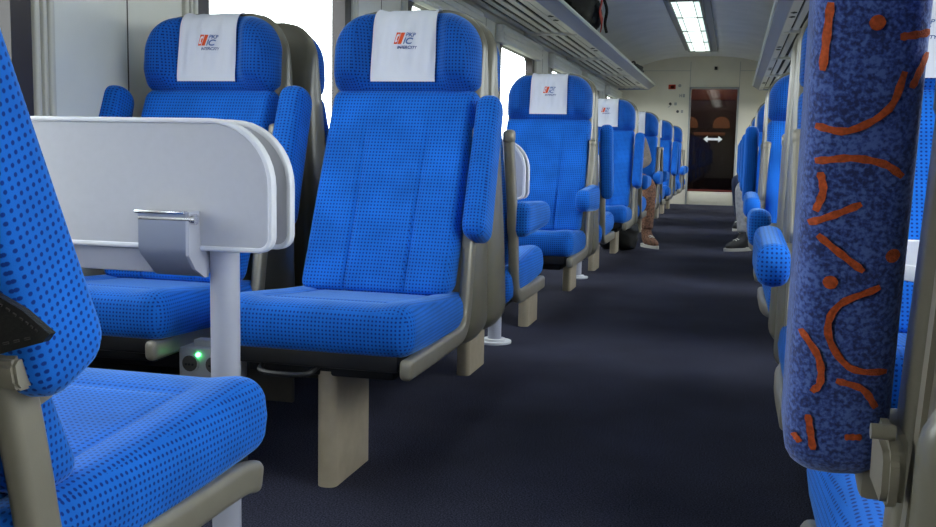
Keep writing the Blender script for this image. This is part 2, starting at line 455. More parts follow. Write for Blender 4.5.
def make_seat(name, label, x, yb, away, arms, ff=.205, fo=.206, ao=.226, ped=True, side_world=1, arm_mesh_override=None, group='blue train seats', az=0., slide=0., fs=None, ps=0., wx=1., asc=(1, 1, 1)):
    """x, yb: seat centre and bay middle; away=True looks down the coach; arms: {world side: angle}; side_world: which side the aisle is on"""
    ls = -side_world if away else side_world          # local side of the aisle
    loc = (x, yb + (-U0 + slide if away else U0 - slide), 0)
    t = thing(name, label, 'train seat', loc, PI if away else 0, group)
    part('cushion', PM['cushion'], t); part('backrest', PM['backrest'], t); part('headrest', PM['headrest'], t)
    c = part('headrest_cover', PM['cover'], t); part('logo', PM['logo'], c)
    part('back_shell', PM['shell'], t); part('seat_pan', PM['pan'], t)
    for q in t.children: q.scale = (wx, 1, 1)
    for sw, st in arms.items():
        l = -sw if away else sw
        f = part('frame', mesh_once(('frame', l, ff, fo, fs, ps), lambda: frame_mesh(l, ff, fo, fs, ps), 'beige', 'frame'), t)
        def brk():
            a0, a1 = sorted((l * (fo - .008), l * (ao - .018)))
            if a1 - a0 < .016: a0, a1 = a0 - .006, a1 + .006
            bm = box(bmesh.new(), a0, a1, Y(.748), Y(.79), .462, .518, .006)
            bmesh.ops.rotate(bm, verts=bm.verts, cent=(0, Y(.78), .49), matrix=Matrix.Rotation(math.radians(-14), 3, 'X'))
            tube(bm, [(l * (fo - .012), Y(.760), .512), (l * (ao + .02), Y(.760), .512)], .008, 10, side=Vector((0, 0, 1)))
            return bm
        part('armrest_bracket', mesh_once(('brk', l, fo, ao), brk, 'beige', 'armrest_bracket'), f)
        ang = 0 if st == 'down' else math.radians(-110 if st == 'up' else st)
        am = part('armrest', arm_mesh_override or PM['arm'], t, (l * ao, Y(.762 + ps * .2), .512 + az), (ang, 0, 0)); am.scale = asc
    if ped:
        def pedm():
            bm = bmesh.new(); cx = ls * .013
            prism(bm, [(cx + a, Y(.465) + b) for a, b in rrect(.042, .215, .018, 5)], lambda p: Vector((*p, 0)), lambda p: Vector((*p, .245)))
            return bm
        part('pedestal', mesh_once(('ped', ls), pedm, 'leg', 'pedestal'), t)
    else:
        bm_key = ('beam', ls)
        def beam():
            bm = box(bmesh.new(), -.20, .20, Y(.46), Y(.56), .20, .24, .006)
            return bm
        part('support_beam', mesh_once(bm_key, beam, 'black', 'support_beam'), t)
        def fpan():
            bm = box(bmesh.new(), -.23, .23, Y(.90), Y(.915), .02, .27, .004)
            box(bm, -.235, .235, Y(.894), Y(.90), .235, .262, .003); box(bm, .02, .026, Y(.897), Y(.90), .02, .235)
            return bm
        part('foot_panel', mesh_once('fpan', fpan, 'dark', 'foot_panel'), t)
    return t

P_ = 2.02
YB = [1.51 + P_ * k for k in range(8)]
LX, WX, RX = -.798, -1.336, .354
ords = ['nearest', 'second', 'third', 'fourth', 'fifth', 'sixth', 'seventh']

LA = {0: 'up', 1: 'up', 2: 'up', 3: 'down', 4: 'up', 5: 'down'}      # left aisle, towards the camera
LB = {0: -113, 1: 'down', 2: 'up', 3: 'down', 4: 'down', 5: 'up', 6: 'down'}
LA[1] = 'down'
lab_face_l = ['blue aisle seat facing the camera right behind the front folded table, armrest raised',
              'blue seat facing the camera behind the second folded table, armrest lowered',
              'blue seat facing the camera above the black bag, armrest raised',
              'blue seat in which the person in the grey-brown top sits',
              'fifth camera-facing blue seat along the row of the folded tables',
              'farthest camera-facing blue seat along the row of the folded tables']
lab_away_l = ['blue seat in the near corner seen from its back side, big cushion in front',
              'blue seat turned away, back to back with the seat behind the front table',
              'blue seat turned away, just in front of the brown-clad sitting person',
              'blue seat turned away, backing onto the grey-brown dressed person\'s seat',
              'fourth turned-away blue seat beyond the front table, same row',
              'fifth turned-away blue seat beyond the front table, same row',
              'last turned-away blue seat beside the end wall, below the red sticker']
for k in range(6):
    make_seat('train_seat', lab_face_l[k], LX, YB[k], False, {1: LA[k]}, side_world=1, asc=(1, 1, 1.12))
for k in range(7):
    make_seat('train_seat', lab_away_l[k], LX, YB[k], True, {1: LB[k]}, side_world=1, **(dict(fs=(.318, .266), ps=.022) if k == 0 else {}))
make_seat('train_seat', 'blue window seat facing the camera, half hidden by the front folded table', WX, YB[0], False, {1: 'up', -1: 'up'}, ff=.186, fo=.21, ao=.258, ped=False, az=.02, asc=(1.15, 1, 1.3))
make_seat('train_seat', 'window seat turned away, its beige back shell rising against the bright window', WX, YB[1], True, {1: 'up'}, ff=.20, fo=.20, ao=.240, ped=False, slide=.08)
make_seat('train_seat', 'window seat facing the camera behind the second folded table, almost hidden', WX, YB[1], False, {1: 'up'}, ff=.20, fo=.20, ao=.240, ped=False)

RA = {0: 'down', 1: 'down', 2: 'up', 3: 'up', 4: 'up', 5: 'up'}
RB = {0: -101.5, 1: 'down', 2: 'up', 3: 'up', 4: 'up', 5: 'up', 6: 'up'}
lab_face_r = ['blue single seat facing the camera behind the orange-squiggle armrest, armrest lowered',
              'second camera-facing single seat behind the orange-squiggle armrest, armrest lowered',
              'third camera-facing single seat behind the orange-squiggle armrest',
              'single seat of the person in light grey trousers',
              'single seat of the person in navy jeans',
              'farthest camera-facing single seat, close to the dark glass door']
lab_away_r = ['single seat turned away with the raised mottled armrest with orange squiggles',
              'single seat turned away, lowered armrest just beyond the first camera-facing single seat',
              'single seat turned away, raised armrest in front of the grey-trousered person',
              'single seat turned away, backing onto the grey-trousered person\'s seat',
              'single seat turned away, backing onto the seat of the person in navy jeans',
              'last single seat turned away on the side without tables by the end wall']
SEAT_A = [o for o in bpy.data.objects if o.get('label', '') == lab_away_l[0]][0]
def near_block():
    X_ = lambda x: LX - x; Y_ = lambda y: YB[0] - U0 - y
    bm = bmesh.new(); pl = [(.686, .524), (.681, .518), (.684, .500), (.690, .494), (.73, .494), (.73, .528)]
    prism(bm, pl, lambda p: Vector((X_(-.605), Y_(p[0]), p[1])), lambda p: Vector((X_(-.560), Y_(p[0]), p[1])))
    bmesh.ops.bevel(bm, geom=bm.edges[:], offset=.003, segments=2, affect='EDGES')
    return bm
obj('hinge_block', near_block(), 'beige', SEAT_A)
FR = dict(ff=.247, fo=.221, ao=.276, wx=1.18)
ARMP2 = Pad(.045, .047, -.345, .028, .022, .026, lambda a, b: .034, lambda a, b: .034, lambda b: 0., .026, 2.6)
def stroke(bm, pts, w=.0038):
    """pts in (x, t): x across the pad's camera-side face, t along its length from the hinge"""
    dot = w == 0
    if dot: pts = [(pts[0][0] - .0046, pts[0][1]), (pts[0][0] + .0046, pts[0][1])]; w = .0046
    pts = [Vector((p[0], p[1], 0)) for p in pts]
    path = catmull(pts, 5) if len(pts) > 2 else [pts[0].lerp(pts[1], i / 8) for i in range(9)]
    rows = []
    n = len(path)
    for i, p in enumerate(path):
        t = (path[min(i + 1, n - 1)] - path[max(i - 1, 0)]).normalized(); s = Vector((-t.y, t.x, 0))
        ww = w * (1 + .15 * math.sin(i * 2.1)) * (.75 if i in (0, n - 1) else 1)
        if dot: ww = w * math.sqrt(max(.02, 1 - (2 * i / (n - 1) - 1) ** 2))
        rows.append([p + s * ww * q for q in (-1, -.5, 0, .5, 1)])
    def place(p):
        # top face of the pad (z+ when lowered, turned to the camera when raised); wraps over the rounded edges
        x = max(-.0347, min(.0347, p.x)); b = -max(-.024, min(.340, p.y))
        lo, hi = 0., .046
        for _ in range(22):
            m = (lo + hi) / 2
            if ARMP2.f(m, b) < -abs(x): lo = m
            else: hi = m
        return Vector((x * 1.02, b, lo + .0008))
    vs = [[bm.verts.new(place(p)) for p in r] for r in rows]
    for i in range(n - 1):
        for j in range(4): bm.faces.new((vs[i][j], vs[i][j + 1], vs[i + 1][j + 1], vs[i + 1][j]))
STROKES = [   # (x across -.029..029 as seen by the camera, t = share of the length from the hinge)
    [(-.021, .92), (-.0225, .80)],
    [(-.024, .70), (-.008, .695), (.010, .735), (.016, .80)],
    [(-.023, .635), (-.006, .645), (.010, .635), (.020, .61)],
    [(-.020, .615), (-.018, .58), (-.021, .54)],
    [(-.024, .515), (.001, .56)],
    [(-.019, .495), (.005, .43)],
    [(.014, .40), (-.006, .36), (-.010, .30), (.002, .235), (.022, .225)],
    [(-.024, .30), (-.014, .25), (-.012, .20), (-.016, .175)],
    [(-.004, .205), (.010, .19), (.018, .15)],
    [(-.017, .125), (-.013, .05)],
    [(-.020, .06), (-.024, .075)],
    [(.012, .86), (.027, .865)], [(.020, .77), (.027, .83)], [(.003, .085), (.012, .088)],
    [(.001, .885), (.0035, .887)], [(-.011, .405), (-.0085, .407)], [(.019, .46), (.021, .462)], [(.0, .985), (.006, .99)],
]
def squig_mesh():
    bm = ARMP2.build(bmesh.new(), lambda a, b, c: Vector((c, b, a)), 18, 40); n0 = len(bm.faces)
    for st in STROKES:
        st = [(-x * 1.19, (t * .93 + .012) * .366 - .023) for x, t in st]
        stroke(bm, st,   .0023 if len(st) > 2 or abs(st[0][0] - st[1][0]) > .004 or abs(st[0][1] - st[1][1]) > .004 else 0)
    bm.faces.ensure_lookup_table()
    for f in bm.faces[n0:]: f.material_index = 1
    return bm
sq_me = mesh_once('squig_arm', squig_mesh, ['squig', 'orange'], 'armrest')
for k in range(6):
    make_seat('train_seat', lab_face_r[k], RX, YB[k], False, {-1: RA[k]}, side_world=-1, slide=.13, **FR)
RSEAT = []
for k in range(6):
    RSEAT.append(make_seat('train_seat', lab_away_r[k], RX, YB[k], True, {-1: RB[k]}, side_world=-1,
                           arm_mesh_override=sq_me if k == 0 else None, fs=(.37, .262) if k == 0 else None, **FR))

sh0 = RSEAT[0]
def side_cover():
    # local frame of a turned-away seat: x = RX - X, y = Yb - U0 - Y
    X_ = lambda x: RX - x; Y_ = lambda y: YB[0] - U0 - y
    bm = bmesh.new(); cx, cz = .20, .472
    P2 = Pad(.100, .100,   .372, .592, .045, .040, lambda a, b: .022, lambda a, b: .022, lambda b: .535 + .10 * (.58 - b), .03, 2.4)
    P2.build(bm, lambda a, b, c: Vector((X_(.197 + a), Y_(c), b)), 20, 22)
    return bm
sc_ = obj('side_cover', side_cover(), 'shell', sh0)
def side_plate():
    X_ = lambda x: RX - x; Y_ = lambda y: YB[0] - U0 - y
    bm = bmesh.new(); pl = [(.73, .25), (.70, .42), (.66, .52), (.605, .72), (.56, .95), (.55, .95), (.592, .72), (.645, .52), (.685, .42), (.715, .25)]
    prism(bm, pl, lambda p: Vector((X_(.117), Y_(p[0]), p[1])), lambda p: Vector((X_(.205), Y_(p[0]), p[1])))
    return bm
def hinge_block():
    X_ = lambda x: RX - x; Y_ = lambda y: YB[0] - U0 - y
    bm = bmesh.new(); pl = [(.640, .526), (.632, .519), (.632, .496), (.640, .486), (.69, .488), (.69, .532)]
    prism(bm, pl, lambda p: Vector((X_(.097), Y_(p[0]), p[1])), lambda p: Vector((X_(.110), Y_(p[0]), p[1])))
    bmesh.ops.bevel(bm, geom=bm.edges[:], offset=.004, segments=2, affect='EDGES')
    tube(bm, [(X_(.090), Y_(.645), .533), (X_(.104), Y_(.645), .533)], .005, 10, side=Vector((0, 0, 1)))
    return bm
obj('hinge_block', hinge_block(), 'beige', sh0)
obj('side_plate', side_plate(), 'beige', sh0)

# ---------------------------------------------------------------- tables
def leaf(parent, y, th=.014):
    """upright folded leaf: outline in x-z; aisle end has a big upper and a small lower corner"""
    x0, x1, z0, z1 = -1.58, -.702, .532, .739
    cx, cz = (x0 + x1) / 2, (z0 + z1) / 2
    out = [(cx + a, cz + b) for a, b in rrect(x1 - x0, z1 - z0, [.105, .012, .012, .022], 10)]
    bm = bmesh.new(); prism(bm, out, lambda p: Vector((p[0], y - th / 2, p[1])), lambda p: Vector((p[0], y + th / 2, p[1])))
    l = obj('table_leaf', bm, 'tgrey', parent)
    bm = bmesh.new(); sweep(bm, [(p[0], y, p[1]) for p in out], rrect(.0085, .020, .003, 2) and [(a, b) for b, a in rrect(.0085, .020, .003, 2)], side=Vector((0, 1, 0)), closed=True)
    obj('rim', bm, 'twhite', l)
def folded_table(label, yb):
    t = thing('folding_table', label, 'table', (-.010, yb, 0), 0, 'folded white tables')
    leaf(t, -.036); leaf(t, .034)
    bm = box(bmesh.new(), -1.595, -.835, -.020, .020, .484, .528, .005); obj('beam', bm, 'tpost', t)
    bm = bmesh.new(); tube(bm, [(-.806, 0, 0), (-.806, 0, .53)], .0245, 28, side=Vector((1, 0, 0))); obj('post', bm, 'tpost', t)
    bm = bmesh.new(); tube(bm, [(-.806, 0, .0), (-.806, 0, .008)], .062, 28, side=Vector((1, 0, 0))); tube(bm, [(-.806, 0, .008), (-.806, 0, .016)], .04, 24, side=Vector((1, 0, 0)))
    obj('base_plate', bm, 'twhite', t)
    # fold bracket: a bent plate hooked over the near leaf's foot, with side cheek and hinge pin
    bm = bmesh.new(); prof = [(-.074, .588), (-.070, .592), (-.074, .530), (-.066, .512), (-.034, .486), (-.012, .480)]
    pl = [(-.080, .590), (-.080, .534), (-.074, .522), (-.030, .484), (-.020, .482), (-.020, .487), (-.028, .489), (-.070, .525), (-.075, .536), (-.075, .590)]
    prism(bm, pl, lambda p: Vector((-.918, *p)), lambda p: Vector((-.832, *p)))
    b = obj('fold_bracket', bm, 'steel', t, sharp=60)
    bm = bmesh.new(); cheek = [(-.080, .593), (-.046, .593), (-.046, .560), (-.044, .545), (-.018, .512), (-.018, .482), (-.03, .482), (-.06, .498), (-.080, .522)]
    prism(bm, cheek, lambda p: Vector((-.832, *p)), lambda p: Vector((-.826, *p))); obj('bracket_cheek', bm, 'tpost', b, smooth=False)
    bm = bmesh.new(); tube(bm, [(-.918, -.072, .581), (-.817, -.072, .581)], .0085, 16, side=Vector((0, 0, 1))); obj('hinge_pin', bm, 'chrome', b)
    bm = box(bmesh.new(), -.922, -.832, -.086, -.070, .589, .5945, .002); obj('bracket_lip', bm, 'chrome', b)
    return t
folded_table('large white folded table with round-cornered upright leaves in the foreground', YB[0])
folded_table('second white folded table, corner showing beside the lowered blue armrest', YB[1])
folded_table('third white folded table, only its round floor plate and post showing', YB[2])

def right_table(yb):
    t = thing('side_table', 'small white table leaf seen between the squiggle armrest and the beige pole', 'table', (0, yb, 0))
    out = [(.475 + a, b) for a, b in rrect(.545, .46, [.01, .09, .09, .01], 8)]
    bm = bmesh.new(); prism(bm, out, lambda p: Vector((*p, .552)), lambda p: Vector((*p, .568))); l = obj('table_top', bm, 'tgrey', t)
    bm = bmesh.new(); sweep(bm, [(p[0], p[1], .560) for p in out], rrect(.02, .009, .003, 2), side=Vector((0, 0, 1)), closed=True); obj('rim', bm, 'twhite', l)
    bm = bmesh.new(); tube(bm, [(.345, 0, 0), (.345, 0, .552)], .0265, 24, side=Vector((1, 0, 0))); obj('post', bm, 'tpost', t)
    bm = bmesh.new(); tube(bm, [(.345, 0, 0), (.345, 0, .01)], .06, 24, side=Vector((1, 0, 0))); obj('base_plate', bm, 'twhite', t)
right_table(YB[0])

# ---------------------------------------------------------------- shell of the coach
XL, XR, CX = -1.60, .74, -.43
Y0, Y1 = -2.6, 14.45
def ceil_z(x): return 2.055 - .29 * (abs(x - CX) / 1.18) ** 2.7
bm = box(bmesh.new(), XL - .06, XR + .06, Y0 - .1, Y1 + 1.6, -.06, 0); struct('floor', bm, 'floor', smooth=False)
bm = bmesh.new(); xs = [XL - .06 + (XR - XL + .12) * i / 40 for i in range(41)]
lo = [(x, ceil_z(x)) for x in xs]; hi = [(x, ceil_z(x) + .05) for x in reversed(xs)]
prism(bm, lo + hi, lambda p: Vector((p[0], Y0 - .1, p[1])), lambda p: Vector((p[0], Y1 + .06, p[1]))); struct('ceiling', bm, 'ceil')

WY0, WY1, WZ0, WZ1 = 2.86, 3.985, .60, 1.44
G = .07
NW = range(-2, 6)
ZT = ceil_z(XL) + .03
def side_wall(name, x0, x1):
    bm = bmesh.new()
    box(bm, x0, x1, Y0, Y1, 0, WZ0 - G); box(bm, x0, x1, Y0, Y1, WZ1 + G, ZT)
    prev = Y0
    for j in NW:
        a, b = WY0 - G + P_ * j, WY1 + G + P_ * j
        box(bm, x0, x1, prev, a, WZ0 - G, WZ1 + G); prev = b
    box(bm, x0, x1, prev, Y1, WZ0 - G, WZ1 + G)
    return struct(name, bm, 'wall', smooth=False, weld=0)
side_wall('wall_left', XL - .06, XL); side_wall('wall_right', XR, XR + .06)

def window(n, x, s, j):
    """s = +1 for the wall whose room side faces +x"""
    w = bpy.data.objects.new('window_%d' % n, None); link(w); w['kind'] = 'structure'
    yc = (WY0 + WY1) / 2 + P_ * j; w.location = (x, yc, 0)
    hw, hz, zc = (WY1 - WY0) / 2, (WZ1 - WZ0) / 2, (WZ0 + WZ1) / 2
    bm = bmesh.new()
    inner = rrect(2 * hw, 2 * hz, .075, 8); outer = rrect(2 * hw + 2 * G, 2 * hz + 2 * G, .005, 8)
    n_ = len(inner)
    for dx in ((-.05 * s, .008 * s),):
        A = [[bm.verts.new((d, p[0], zc + p[1])) for p in ring] for d in dx for ring in (inner, outer)]
        for i in range(n_):
            k = (i + 1) % n_
            for a, b in ((0, 1), (2, 3), (0, 2), (1, 3)): bm.faces.new((A[a][i], A[a][k], A[b][k], A[b][i]))
    struct('window_frame', bm, 'gasket', w)
    bm = box(bmesh.new(), -.02 * s - .003, -.02 * s + .003, -hw - .01, hw + .01, zc - hz - .01, zc + hz + .01); struct('window_pane', bm, 'glassw', w, smooth=False)
    bm = bmesh.new()
    for e in (-1, 1):
        for q, r in ((.085, .011), (.112, .008), (.138, .012)):
            y = e * (hw + q); prism(bm, [(a * 1.0, y + b) for a, b in rrect(.03, r * 1.7, r * .5, 3)], lambda p: Vector((p[0], p[1], .45)), lambda p: Vector((p[0], p[1], 1.47)))
    struct('window_trim', bm, 'wtrim', w)
    bm = bmesh.new(); c = .028 * s
    box(bm, min(0, 2 * c), max(0, 2 * c), -hw - .16, hw + .16, WZ1 - .005, WZ1 + .115, .006)
    for q in range(3): box(bm, min(c, 2.35 * c), max(c, 2.35 * c), -hw - .15, hw + .15, WZ1 + .012 + q * .036, WZ1 + .03 + q * .036, .003)
    struct('blind_housing', bm, 'wall', w)
    return w
n = 1
for j in NW:
    window(n, XL, 1, j); n += 1
for j in NW:
    window(n, XR, -1, j); n += 1
# thin panel seams on the left wall pillars
bm = bmesh.new()
for j in range(-1, 6):
    y = 2.43 + P_ * j
    box(bm, XL - .001, XL + .0015, y, y + .004, .3, 1.56)
struct('trim_1', bm, 'dark', smooth=False)
bm = box(bmesh.new(), XL, XL + .10, Y0, Y1, 0, .30, .01); struct('baseboard_left', bm, 'dark')
bm = box(bmesh.new(), XR - .06, XR, Y0, Y1, 0, .30, .01); struct('baseboard_right', bm, 'dark')

def col_panel(bm, x0, x1, zb, y0, y1, zt=None, n=16):
    xs = [x0 + (x1 - x0) * i / n for i in range(n + 1)]
    pts = [(x, zb) for x in (x0, x1)] + [(x, zt if zt else ceil_z(x) + .01) for x in reversed(xs)]
    prism(bm, pts, lambda p: Vector((p[0], y0, p[1])), lambda p: Vector((p[0], y1, p[1])))
DX0, DX1, DZ = -.628, .045, 1.635
bm = bmesh.new()
col_panel(bm, XL - .06, DX0, 0, Y1, Y1 + .06); col_panel(bm, DX1, XR + .06, 0, Y1, Y1 + .06); col_panel(bm, DX0, DX1, DZ, Y1, Y1 + .06)
struct('wall_far', bm, 'endw', smooth=False, weld=0)
bm = bmesh.new(); col_panel(bm, XL - .06, XR + .06, 0, Y0 - .06, Y0); struct('wall_near', bm, 'endw', smooth=False)
bm = bmesh.new()
for x in (DX0 + .004, DX1 - .004): box(bm, x - .003, x + .003, Y1 - .0015, Y1 + .001, DZ, 1.98)
for x0, x1 in ((XL, DX0), (DX1, XR)): box(bm, x0, x1, Y1 - .0015, Y1 + .001, 1.855, 1.86)
struct('trim_2', bm, 'lightf', smooth=False)

# door with dark glass
d = bpy.data.objects.new('door_1', None); link(d); d['kind'] = 'structure'; d.location = ((DX0 + DX1) / 2, Y1, 0)
W2 = (DX1 - DX0) / 2
bm = bmesh.new()
for s in (-1, 1): box(bm, min(s * W2, s * (W2 - .026)), max(s * W2, s * (W2 - .026)), -.02, .05, 0, DZ, .003)
box(bm, -W2, W2, -.02, .05, DZ - .03, DZ, .003); struct('door_frame', bm, 'lightf', d)
bm = box(bmesh.new(), -W2 + .02, W2 - .02, .0, .035, 0, .185, .006); box(bm, -W2 + .03, W2 - .03, -.004, .0, .03, .16, .002); struct('kick_panel', bm, 'endw', d)
bm = box(bmesh.new(), -W2 + .02, W2 - .02, .012, .022, .185, DZ - .025); struct('door_glass', bm, 'glassd', d, smooth=False)
bm = bmesh.new(); a = [(-.13, 0), (-.072, .046), (-.072, .016), (.072, .016), (.072, .046), (.13, 0), (.072, -.046), (.072, -.016), (-.072, -.016), (-.072, -.046)]
prism(bm, [(x + .01, z + .918) for x, z in a], lambda p: Vector((p[0], .008, p[1])), lambda p: Vector((p[0], .0115, p[1])))
ar = struct('arrow_sticker', bm, 'white', d, smooth=False); ar['label'] = 'white double-headed arrow on the glass'
bm = box(bmesh.new(), -W2 + .03, W2 - .03, .004, .011, .195, .215); struct('glass_edge_strip', bm, 'vred', d, smooth=False)
# vestibule behind the door
VY = Y1 + 1.25
bm = bmesh.new()
for s, x in ((-1, DX0 - .25), (1, DX1 + .25)): box(bm, x - .02, x + .02, Y1 + .06, VY, 0, 2.0)
box(bm, DX0 - .25, DX1 + .25, Y1 + .06, VY + .04, 2.0, 2.04); struct('wall_vestibule_sides', bm, 'brown', smooth=False, weld=0)
bm = box(bmesh.new(), DX0 - .25, DX1 + .25, VY, VY + .04, 0, 2.0); struct('wall_vestibule', bm, 'vdark', smooth=False)
v = bpy.data.objects.new('door_2', None); link(v); v['kind'] = 'structure'; v.location = ((DX0 + DX1) / 2, VY, 0)
bm = box(bmesh.new(), -.5, .5, -.02, 0, 1.52, 1.80, .004); struct('header_panel', bm, 'brown', v)
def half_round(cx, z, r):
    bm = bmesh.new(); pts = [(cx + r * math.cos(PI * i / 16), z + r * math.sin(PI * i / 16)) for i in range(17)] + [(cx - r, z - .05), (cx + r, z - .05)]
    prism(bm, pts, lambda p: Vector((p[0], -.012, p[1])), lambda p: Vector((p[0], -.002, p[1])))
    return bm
for cx in (-.37, .10): struct('half_round_reflection', half_round(cx, 1.15, .125), 'vtan', v)  # arched reflections in the door glass, built as tan panels
bm = box(bmesh.new(), -.30, .16, -.014, -.002, .99, 1.04, .002); struct('tan_band', bm, 'vtan', v)  # flat tan stripe below the arched reflections
bm = box(bmesh.new(), -.6, .6, -.016, -.002, .05, .16, .002); struct('door_foot', bm, 'vred', v)

# ---------------------------------------------------------------- ceiling lights
def ceiling_light(label, y0):
    t = thing('ceiling_light', label, 'ceiling light', (-.468, y0, 2.045), 0, 'ceiling light panels')
    bm = bmesh.new(); L = 4.36
    for x0, x1 in ((-.150, -.122), (.122, .150)): box(bm, x0, x1, 0, L, -.035, .02, .004)
    box(bm, .150, .215, 0, L + .12, -.018, .03, .003)
    box(bm, -.19, -.150, 0, L, -.014, .03, .003)
    for i in range(5): box(bm, -.15, .15, i * 1.09 - .017, i * 1.09 + .017, -.030, .02, .003)
    for x in (-.070, .070): box(bm, x - .004, x + .004, 0, L, -.027, -.01, .001)
    obj('lamp_frame', bm, 'lightf', t)
    bm = bmesh.new()
    for i in range(4):
        a, b = i * 1.09 + .014, (i + 1) * 1.09 - .014
        box(bm, -.070, .070, a, b, -.022, -.014, .002, mi=0)
        box(bm, -.122, -.070, a, b, -.022, -.014, .002, mi=1); box(bm, .070, .122, a, b, -.022, -.014, .002, mi=1)
    obj('diffuser', bm, ['lampa', 'lampb'], t, smooth=False, weld=0)
ceiling_light('long lit ceiling light panel ending before the far wall', 9.05)
ceiling_light('unseen middle lit ceiling light panel added over the aisle', 4.45)  # out of view; added to light the middle of the coach
ceiling_light('unseen lit ceiling light panel added over the front seats', -.1)  # out of view; added to light the near end of the coach
bm = box(bmesh.new(), -.02, .02, -.012, 0, -.022, .022, .003)
tag(obj('motion_sensor', bm, 'black', loc=(-.283, Y1, 1.892)), 'small black square sensor on the wall above the glass door', 'sensor')

# ---------------------------------------------------------------- luggage racks
def rack(label, s):
    """s=+1: left rack (wall at XL); mirrored for the right one"""
    xw = XL if s > 0 else XR
    t = thing('luggage_rack', label, 'luggage rack', (xw, 0, 1.59), 0, 'overhead luggage racks')
    def X(d): return d * s
    ya, yb = -2.4, 14.0
    wd = .53 if s > 0 else .535                        # reach into the room
    def strip(bm, pts, a=ya, b=yb): prism(bm, [(X(p), q) for p, q in pts], lambda p: Vector((p[0], a, p[1])), lambda p: Vector((p[0], b, p[1])))
    bm = bmesh.new(); strip(bm, [(0.002, -.03), (.035, -.012), (.035, .012), (0.002, .02)]); obj('wall_rail', bm, 'alu', t, smooth=False)
    bm = bmesh.new(); strip(bm, [(wd - .090, -.018), (wd - .080, -.020), (wd - .012, .036), (wd - .022, .042), (wd - .090, .0)])
    obj('front_lip', bm, 'lip', t, smooth=False)
    bm = bmesh.new(); strip(bm, [(wd - .140, -.014), (wd - .086, -.019), (wd - .086, -.008), (wd - .140, -.004)]); obj('lamp_strip', bm, 'alu', t, smooth=False)
    bm = bmesh.new(); tube(bm, [(X(wd - .006), ya, .044), (X(wd - .006), yb, .044)], .012, 10, side=Vector((1, 0, 0))); obj('top_rail', bm, 'rail', t)
    bm = bmesh.new()
    n = 5; a0, a1 = .045, wd - .140; w = (a1 - a0) / n
    for i in range(n):
        x0 = a0 + i * w; strip(bm, [(x0 + .012, -.006), (x0 + w * .78, -.006), (x0 + w * .78, .002), (x0 + .012, .002)])
    obj('slats', bm, 'alu', t, smooth=False, weld=0)
    bm = bmesh.new(); strip(bm, [(.03, .012), (wd - .10, .012), (wd - .10, .016), (.03, .016)]); obj('gap_backing', bm, 'gap', t, smooth=False)  # added dark sheet so the gaps between the slats come out dark
    y = 1.49
    for k in range(-1, 7):
        bm = bmesh.new(); yy = y + k * P_
        box(bm, min(X(.03), X(wd - .10)), max(X(.03), X(wd - .10)), yy - .020, yy + .020, -.024, .010, .004); obj('cross_bar', bm, 'alu', t)
        for e in (.18, 1.0, 1.2):
            bm = bmesh.new(); c = wd - .113
            prism(bm, [(-.034, 0), (0, .020), (.034, 0), (0, -.020)], lambda p: Vector((X(c + p[1]), yy + e + p[0], -.0205)), lambda p: Vector((X(c + p[1]), yy + e + p[0], -.012)))
            h = obj('reading_lamp', bm, 'gap' if e != .18 else 'alu', t, smooth=False)
    bm = bmesh.new(); pts = [(0.0, -.03), (wd - .09, -.024), (wd + .002, .036), (wd + .002, .06), (0, .05)]
    strip(bm, pts, yb, yb + .02); obj('end_cap', bm, 'lip', t, smooth=False)
    return t
rack('overhead luggage rack of slats above the bright windows, carrying a backpack', 1)
rack('overhead luggage rack above the single seats, empty', -1)

# ---------------------------------------------------------------- power sockets, wall notices
t = thing('power_socket', 'grey double power socket with a green light under the two seats by the front table', 'power socket', (-1.085, 1.90, .19))
bm = box(bmesh.new(), -.055, .075, .0, .07, .005, .076, .006); box(bm, -.03, .03, .02, .05, .065, .09, .003); obj('housing', bm, 'socket', t)
for cx in (-.026, .03):
    bm = bmesh.new(); tube(bm, [(cx, -.003, .042), (cx, .001, .042)], .0215, 20, side=Vector((1, 0, 0)))
    o = obj('outlet', bm, 'socket', t)
    bm = bmesh.new(); tube(bm, [(cx, -.0042, .042), (cx, -.0025, .042)], .0175, 20, side=Vector((1, 0, 0)))
    obj('recess', bm, 'dark', o)
    bm = bmesh.new()
    for q in (-.008, 0, .008): tube(bm, [(cx + q, -.006, .040), (cx + q, -.004, .040)], .0025, 8, side=Vector((1, 0, 0)))
    obj('pin_hole', bm, 'black', o)
bm = bmesh.new(); tube(bm, [(-.006, -.005, .062), (-.006, .001, .062)], .0048, 12, side=Vector((1, 0, 0))); g = obj('indicator_light', bm, 'led', t); g['label'] = 'lit green indicator'

def notice(name, label, x, z, shapes, backing=None):
    t = thing(name, label, 'sign', (x, Y1, z))
    if backing:
        bm = box(bmesh.new(), backing[0], backing[1], -.003, 0, backing[2], backing[3]); obj('backing', bm, 'endw', t, smooth=False)
    for nm, m, pts in shapes:
        bm = bmesh.new(); prism(bm, pts, lambda p: Vector((p[0], -.005, p[1])), lambda p: Vector((p[0], -.003, p[1]))); obj(nm, bm, m, t, smooth=False)
def sq4(x0, x1, z0, z1): return [(x0, z0), (x1, z0), (x1, z1), (x0, z1)]
ringp = [(.022 * math.cos(2 * PI * i / 14), .022 * math.sin(2 * PI * i / 14)) for i in range(14)]
notice('safety_notice', 'red sticker beside small grey symbols on the wall next to the door', -.82, 1.622,
       [('red_field', 'red', sq4(-.10, .0, -.02, .045)), ('red_mark', 'vred', sq4(-.07, -.02, -.01, .03)),
        ('round_symbol', 'lightf', [(.055 + x, .03 + z) for x, z in ringp])], (-.14, .11, -.17, .09))
